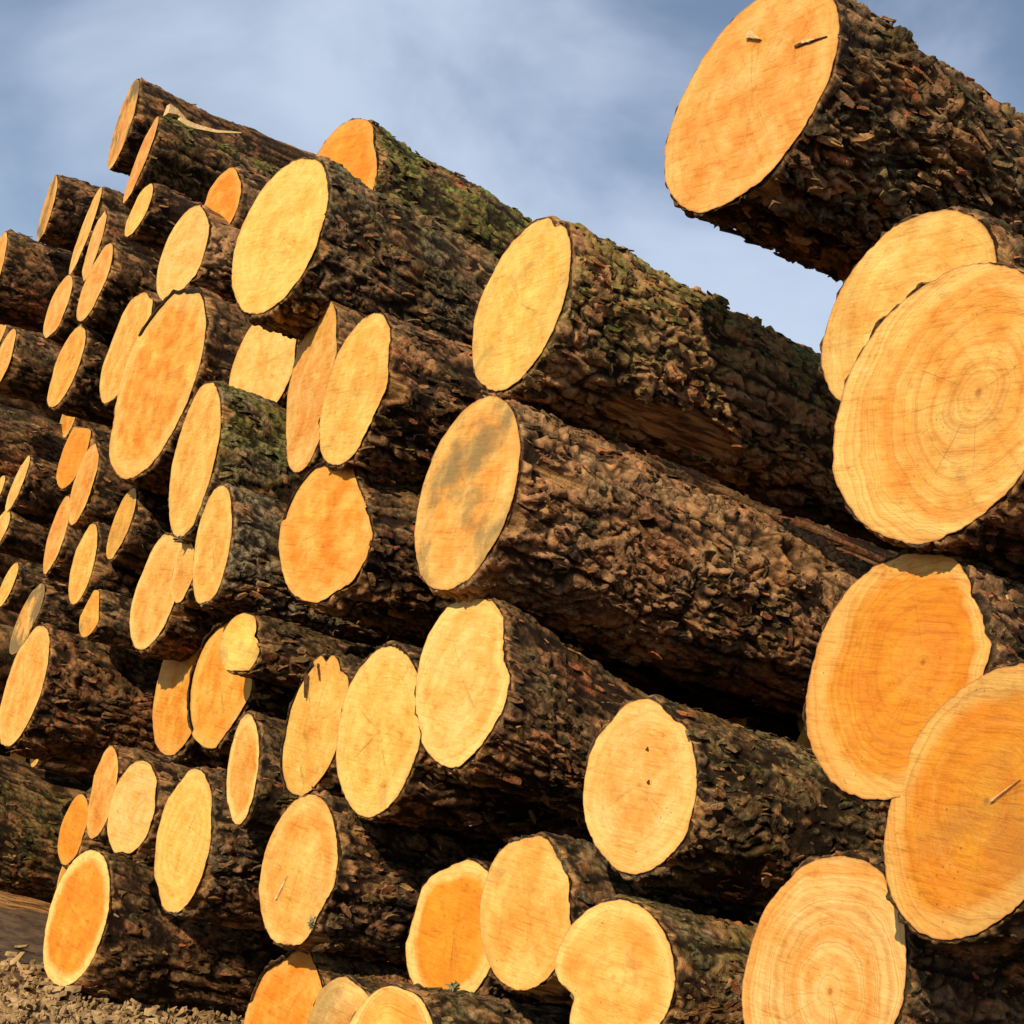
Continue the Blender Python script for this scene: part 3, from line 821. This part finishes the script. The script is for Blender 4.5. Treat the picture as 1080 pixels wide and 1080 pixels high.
picture_log(7, 117, 257, 83, 340, 20, 0.035, 'log with tan end and dark furrowed bark below the two blade-like ends', vis=0.5, tone=0.45, heart=0.2, length=2.6)
picture_log(8, 74, 290, 48, 357, 18, -0.055, 'log with tan end partly covered by the furrowed-bark log beside it', tone=0.45, heart=0.2, length=2.4)
picture_log(9, 87, 343, 53, 430, 24, 0.0, 'log with brown-orange end just under two touching tan ends', tone=0.58, heart=0.25, length=2.6)
picture_log(10, 6, 244, -20, 335, 14, 0.0, 'dark reddish-barked top log where the stack steps down beside the shoulder log', slope=0.28, vis=0.5, tone=0.5, heart=0.2, red=0.6, length=1.6)
picture_log(11, 15, 347, -8, 410, 15, 0.0, 'rough-barked log under the dark reddish-barked top log', tone=0.42, heart=0.2, length=2.2)
picture_log(27, 92, 441, 64, 515, 25, -0.01, 'log with reddish flat-topped end above two slim stacked orange ends', flats=((8, 0.72),), tone=1.3, heart=0.1, length=2.4)
picture_log(28, 101, 468, 75, 553, 20, 0.045, 'slim log with orange end touching the reddish flat-topped end', tone=0.6, heart=0.15, length=2.4)
picture_log(29, 72, 523, 47, 607, 16, -0.01, 'slim log with orange end continuing below another slim orange end', tone=0.6, heart=0.15, length=2.4)
picture_log(30, 142, 514, 114, 590, 18, -0.03, 'slim log with brownish end alone in a dark gap under the widest log', tone=0.5, heart=0.2, stain=0.35, length=2.4)
picture_log(31, 99, 552, 76, 638, 22, 0.0, 'slim log with plain yellow end above a small dull brown end', tone=0.35, heart=0.15, length=2.4)
picture_log(32, 18, 593, -2, 640, 12, 0.0, 'thin log with yellow sliver end beside the grey weathered end', tone=0.30, heart=0.2, length=2.2)
picture_log(33, 31, 480, 6, 540, 10, 0.0, 'thin log with pale blade end beside the reddish-barked body', tone=0.10, heart=0.2, length=2.2)
picture_log(34, 9, 538, -10, 580, 13, 0.0, 'thin log with yellow end directly under the pale blade end', tone=0.25, heart=0.2, length=2.0)
picture_log(66, 5, 500, -12, 540, 8, 0.0, 'thinnest log sliver next to the pale blade end', tone=0.25, heart=0.2, length=2.0)
picture_log(35, 45, 615, 12, 690, 18, -0.03, 'log with grey weathered dull end between yellow sliver and red-barked log', tone=0.3, heart=0.0, stain=2.2, length=2.2)
picture_log(36, 103, 622, 88, 672, 20, 0.0, 'small log with dull brown pointed end above the red-barked log', flats=((60, 0.7), (-60, 0.75)), tone=0.6, heart=0.1, stain=1.0, length=2.2)
picture_log(38, 45, 660, 5, 788, 38, 0.0, 'stout log with orange end and bushy red-brown scaly bark', slope=0.26, vis=0.7, tone=0.48, heart=0.45, red=0.95, grey=0.15, scale=1.2, length=2.6)
picture_log(67, -42, 925, -78, 1035, 34, 0.0, 'smooth barkless brown log lying low beside the littered ground', slope=0.24, tone=0.5, heart=0.2, bare=((0.6, 60, 3.0, 170),), length=2.2)
picture_log(68, -30, 800, -66, 925, 40, 0.0, 'dark mossy log low in the stack above the barkless brown log', slope=0.32, vis=0.8, tone=0.5, heart=0.2, moss=0.4, length=2.2)
picture_log(69, -30, 428, -58, 508, 20, 0.0, 'reddish-barked log beside the pale blade end, its own end out of view', tone=0.5, heart=0.2, red=0.8, length=2.2)

# cracks, splinters and tufts on the ends
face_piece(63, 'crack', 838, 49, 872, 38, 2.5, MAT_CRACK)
face_piece(63, 'splinter', 846, 45, 860, 42, 3, MAT_SPLINTER, 0.004)
face_piece(63, 'splinter', 788, 36, 802, 41, 5, MAT_SPLINTER, 0.004)
face_piece(59, 'splinter', 1044, 846, 1076, 822, 2, MAT_SPLINTER, 0.002)
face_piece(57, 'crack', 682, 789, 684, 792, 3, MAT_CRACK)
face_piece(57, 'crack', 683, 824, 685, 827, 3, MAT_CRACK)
face_piece(50, 'splinter', 290, 949, 303, 924, 2, MAT_SPLINTER, 0.0015)
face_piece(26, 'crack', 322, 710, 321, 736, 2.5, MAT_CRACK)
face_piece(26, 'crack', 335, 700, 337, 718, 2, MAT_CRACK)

def back_splinter(key, s_off, pts, width):
    """a torn strip of pale wood sticking up from a log's back; pts are photo points along it"""
    g = LOGS[key]
    n = g['ex']
    q = hit_plane(np.array([p[0] for p in pts], float), np.array([p[1] for p in pts], float), g['P'] + g['ex'] * g['r0'] * s_off, n)
    top, m = [], len(q)
    for k in range(m):
        wd = width * (1 - 0.85 * k / (m - 1))
        for (dx, dz) in ((-1, -0.6), (1, -0.6), (0.7, 0.6), (-0.5, 0.7)):
            top.append(q[k] + g['ex'] * wd * dx + g['ez'] * wd * dz)
    pts3 = np.array(top)
    loc = np.stack([(pts3 - g['base']) @ g['ex'], (pts3 - g['base']) @ g['a'], (pts3 - g['base']) @ g['ez']], -1)
    f = [(4 * k + j, 4 * k + (j + 1) % 4, 4 * k + 4 + (j + 1) % 4, 4 * k + 4 + j) for k in range(m - 1) for j in range(4)]
    f += [(3, 2, 1, 0), (4 * m - 4, 4 * m - 3, 4 * m - 2, 4 * m - 1)]
    link('splinter', fast_mesh('splinter', loc, np.array(f), smooth=False), MAT_SPLINTER, g['root'])
back_splinter(2, 0.35, ((188, 128), (205, 134), (228, 139), (254, 140)), 0.035)
back_splinter(2, 0.1, ((176, 116), (186, 119), (198, 129)), 0.05)
tuft(50, 331, 974, 0.016)
tuft(54, 482, 1042, 0.02, 46)

# ------------------------------------------------------------------ logs set back in the gaps: (x, z, radius, stands out)
INNER = [
    (-9.78, 0.53, 0.24, -2), (-12.23, 0.91, 0.23, -0.92), (-11.73, 0.9, 0.2, -0.61), (-12.03, 1.34, 0.21, -0.52), (-11.39, 0.28, 0.25, -0.77), (-12.35, 3.18, 0.22, -0.89),
    (-10.91, 0.27, 0.2, -0.73), (-11.57, 1.28, 0.2, -0.86), (-10.09, 0.76, 0.13, -0.73), (-12.42, 1.46, 0.17, -0.62), (-10.82, 0.67, 0.15, -0.96), (-12.44, 0.55, 0.14, -0.72),
    (-5.78, 0.11, 0.09, -1.3), (-8.12, 0.18, 0.12, -0.52), (-11.45, 1.88, 0.08, -0.66), (-9.42, 0.51, 0.08, -2), (-12.01, 0.44, 0.22, -1.17), (-11.8, 3.21, 0.25, -1.16),
    (-9.93, 1.64, 0.25, -0.54), (-8.08, 0.53, 0.21, -0.56), (-12.03, 2.53, 0.2, -1.08), (-9.8, 2.65, 0.24, -1.02), (-8.88, 2.08, 0.21, -0.92), (-11.77, 1.83, 0.23, -0.91),
    (-9.35, 1.33, 0.2, -0.8), (-10.91, 1.99, 0.22, -0.78), (-7.17, 0.69, 0.24, -1.01), (-9.23, 0.78, 0.2, -1.2), (-7.55, 0.45, 0.2, -1.16), (-8.91, 1.14, 0.24, -0.88),
    (-8.58, 0.72, 0.21, -0.81), (-9.07, 0.31, 0.21, -0.69), (-11.37, 2.43, 0.24, -0.53), (-9.87, 1.11, 0.22, -0.83), (-10.95, 1.03, 0.2, -0.72), (-12.31, 1.89, 0.25, -1.12),
    (-9.48, 3.36, 0.22, -0.87), (-4.93, 0.43, 0.2, -0.67), (-8.27, 3.43, 0.2, -0.52), (-8.5, 0.25, 0.25, -0.6), (-2.94, 2.49, 0.2, -1.2), (-5.43, 0.23, 0.23, -0.97),
    (-2.73, 0.47, 0.2, -0.63), (-10.9, 2.66, 0.22, -1.13), (-4.18, 1.79, 0.21, -1.9), (-7.37, 1.1, 0.2, -1.01), (-6.61, 1.86, 0.23, -1.13), (-11.6, 3.67, 0.21, -1.03),
    (-11.16, 1.55, 0.21, -1.05), (-2.27, 0.64, 0.2, -0.75), (-8.49, 3.01, 0.23, -1.19), (-11.39, 2.92, 0.22, -1.17), (-6.07, 1.14, 0.22, -0.61), (-6.98, 0.26, 0.21, -1.03),
    (-3.21, 1.11, 0.18, -0.69), (-2.62, 1.73, 0.18, -1.15), (-12.6, 2.9, 0.3, -0.3), (-13.2, 3.4, 0.3, -0.3), (-12.2, 2.35, 0.25, -0.3), (-11.6, 2, 0.25, -0.3),
    (-12.6, 1.7, 0.28, -0.4), (-11.3, 1.5, 0.24, -0.3), (-13.6, 2.5, 0.3, -0.4), (-10.6, 1.2, 0.25, -0.3), (-11.8, 0.9, 0.3, -0.4), (-14.2, 3.1, 0.3, -0.4),
    (-13.98, 4.06, 0.26, -0.5), (-15.58, 4.14, 0.26, -0.6), (-13.51, 3.32, 0.26, -0.6), (-16.87, 4.62, 0.26, -0.6), (-3.81, 1.57, 0.12, -1.5), (-4.36, 1.67, 0.14, -2.3),
    (-4.02, 1.61, 0.15, -2.3), (-3.66, 1.6, 0.14, -1.5), (-4.55, 1.61, 0.16, -1.7), (-4.95, 1.62, 0.15, -1.9),
]
for n_, (x_, z_, r_, p_) in enumerate(INNER):
    inner_log(200 + n_, x_, z_, r_, p_, 'thinner log set back in the shade of a gap between bigger ends', 'logs set back in the gaps',
              tone=(n_ * 0.37) % 1.0, heart=(n_ * 0.61) % 0.8, stain=(n_ * 0.29) % 0.5, length=2.4, q=6.0, flakes=0.25)
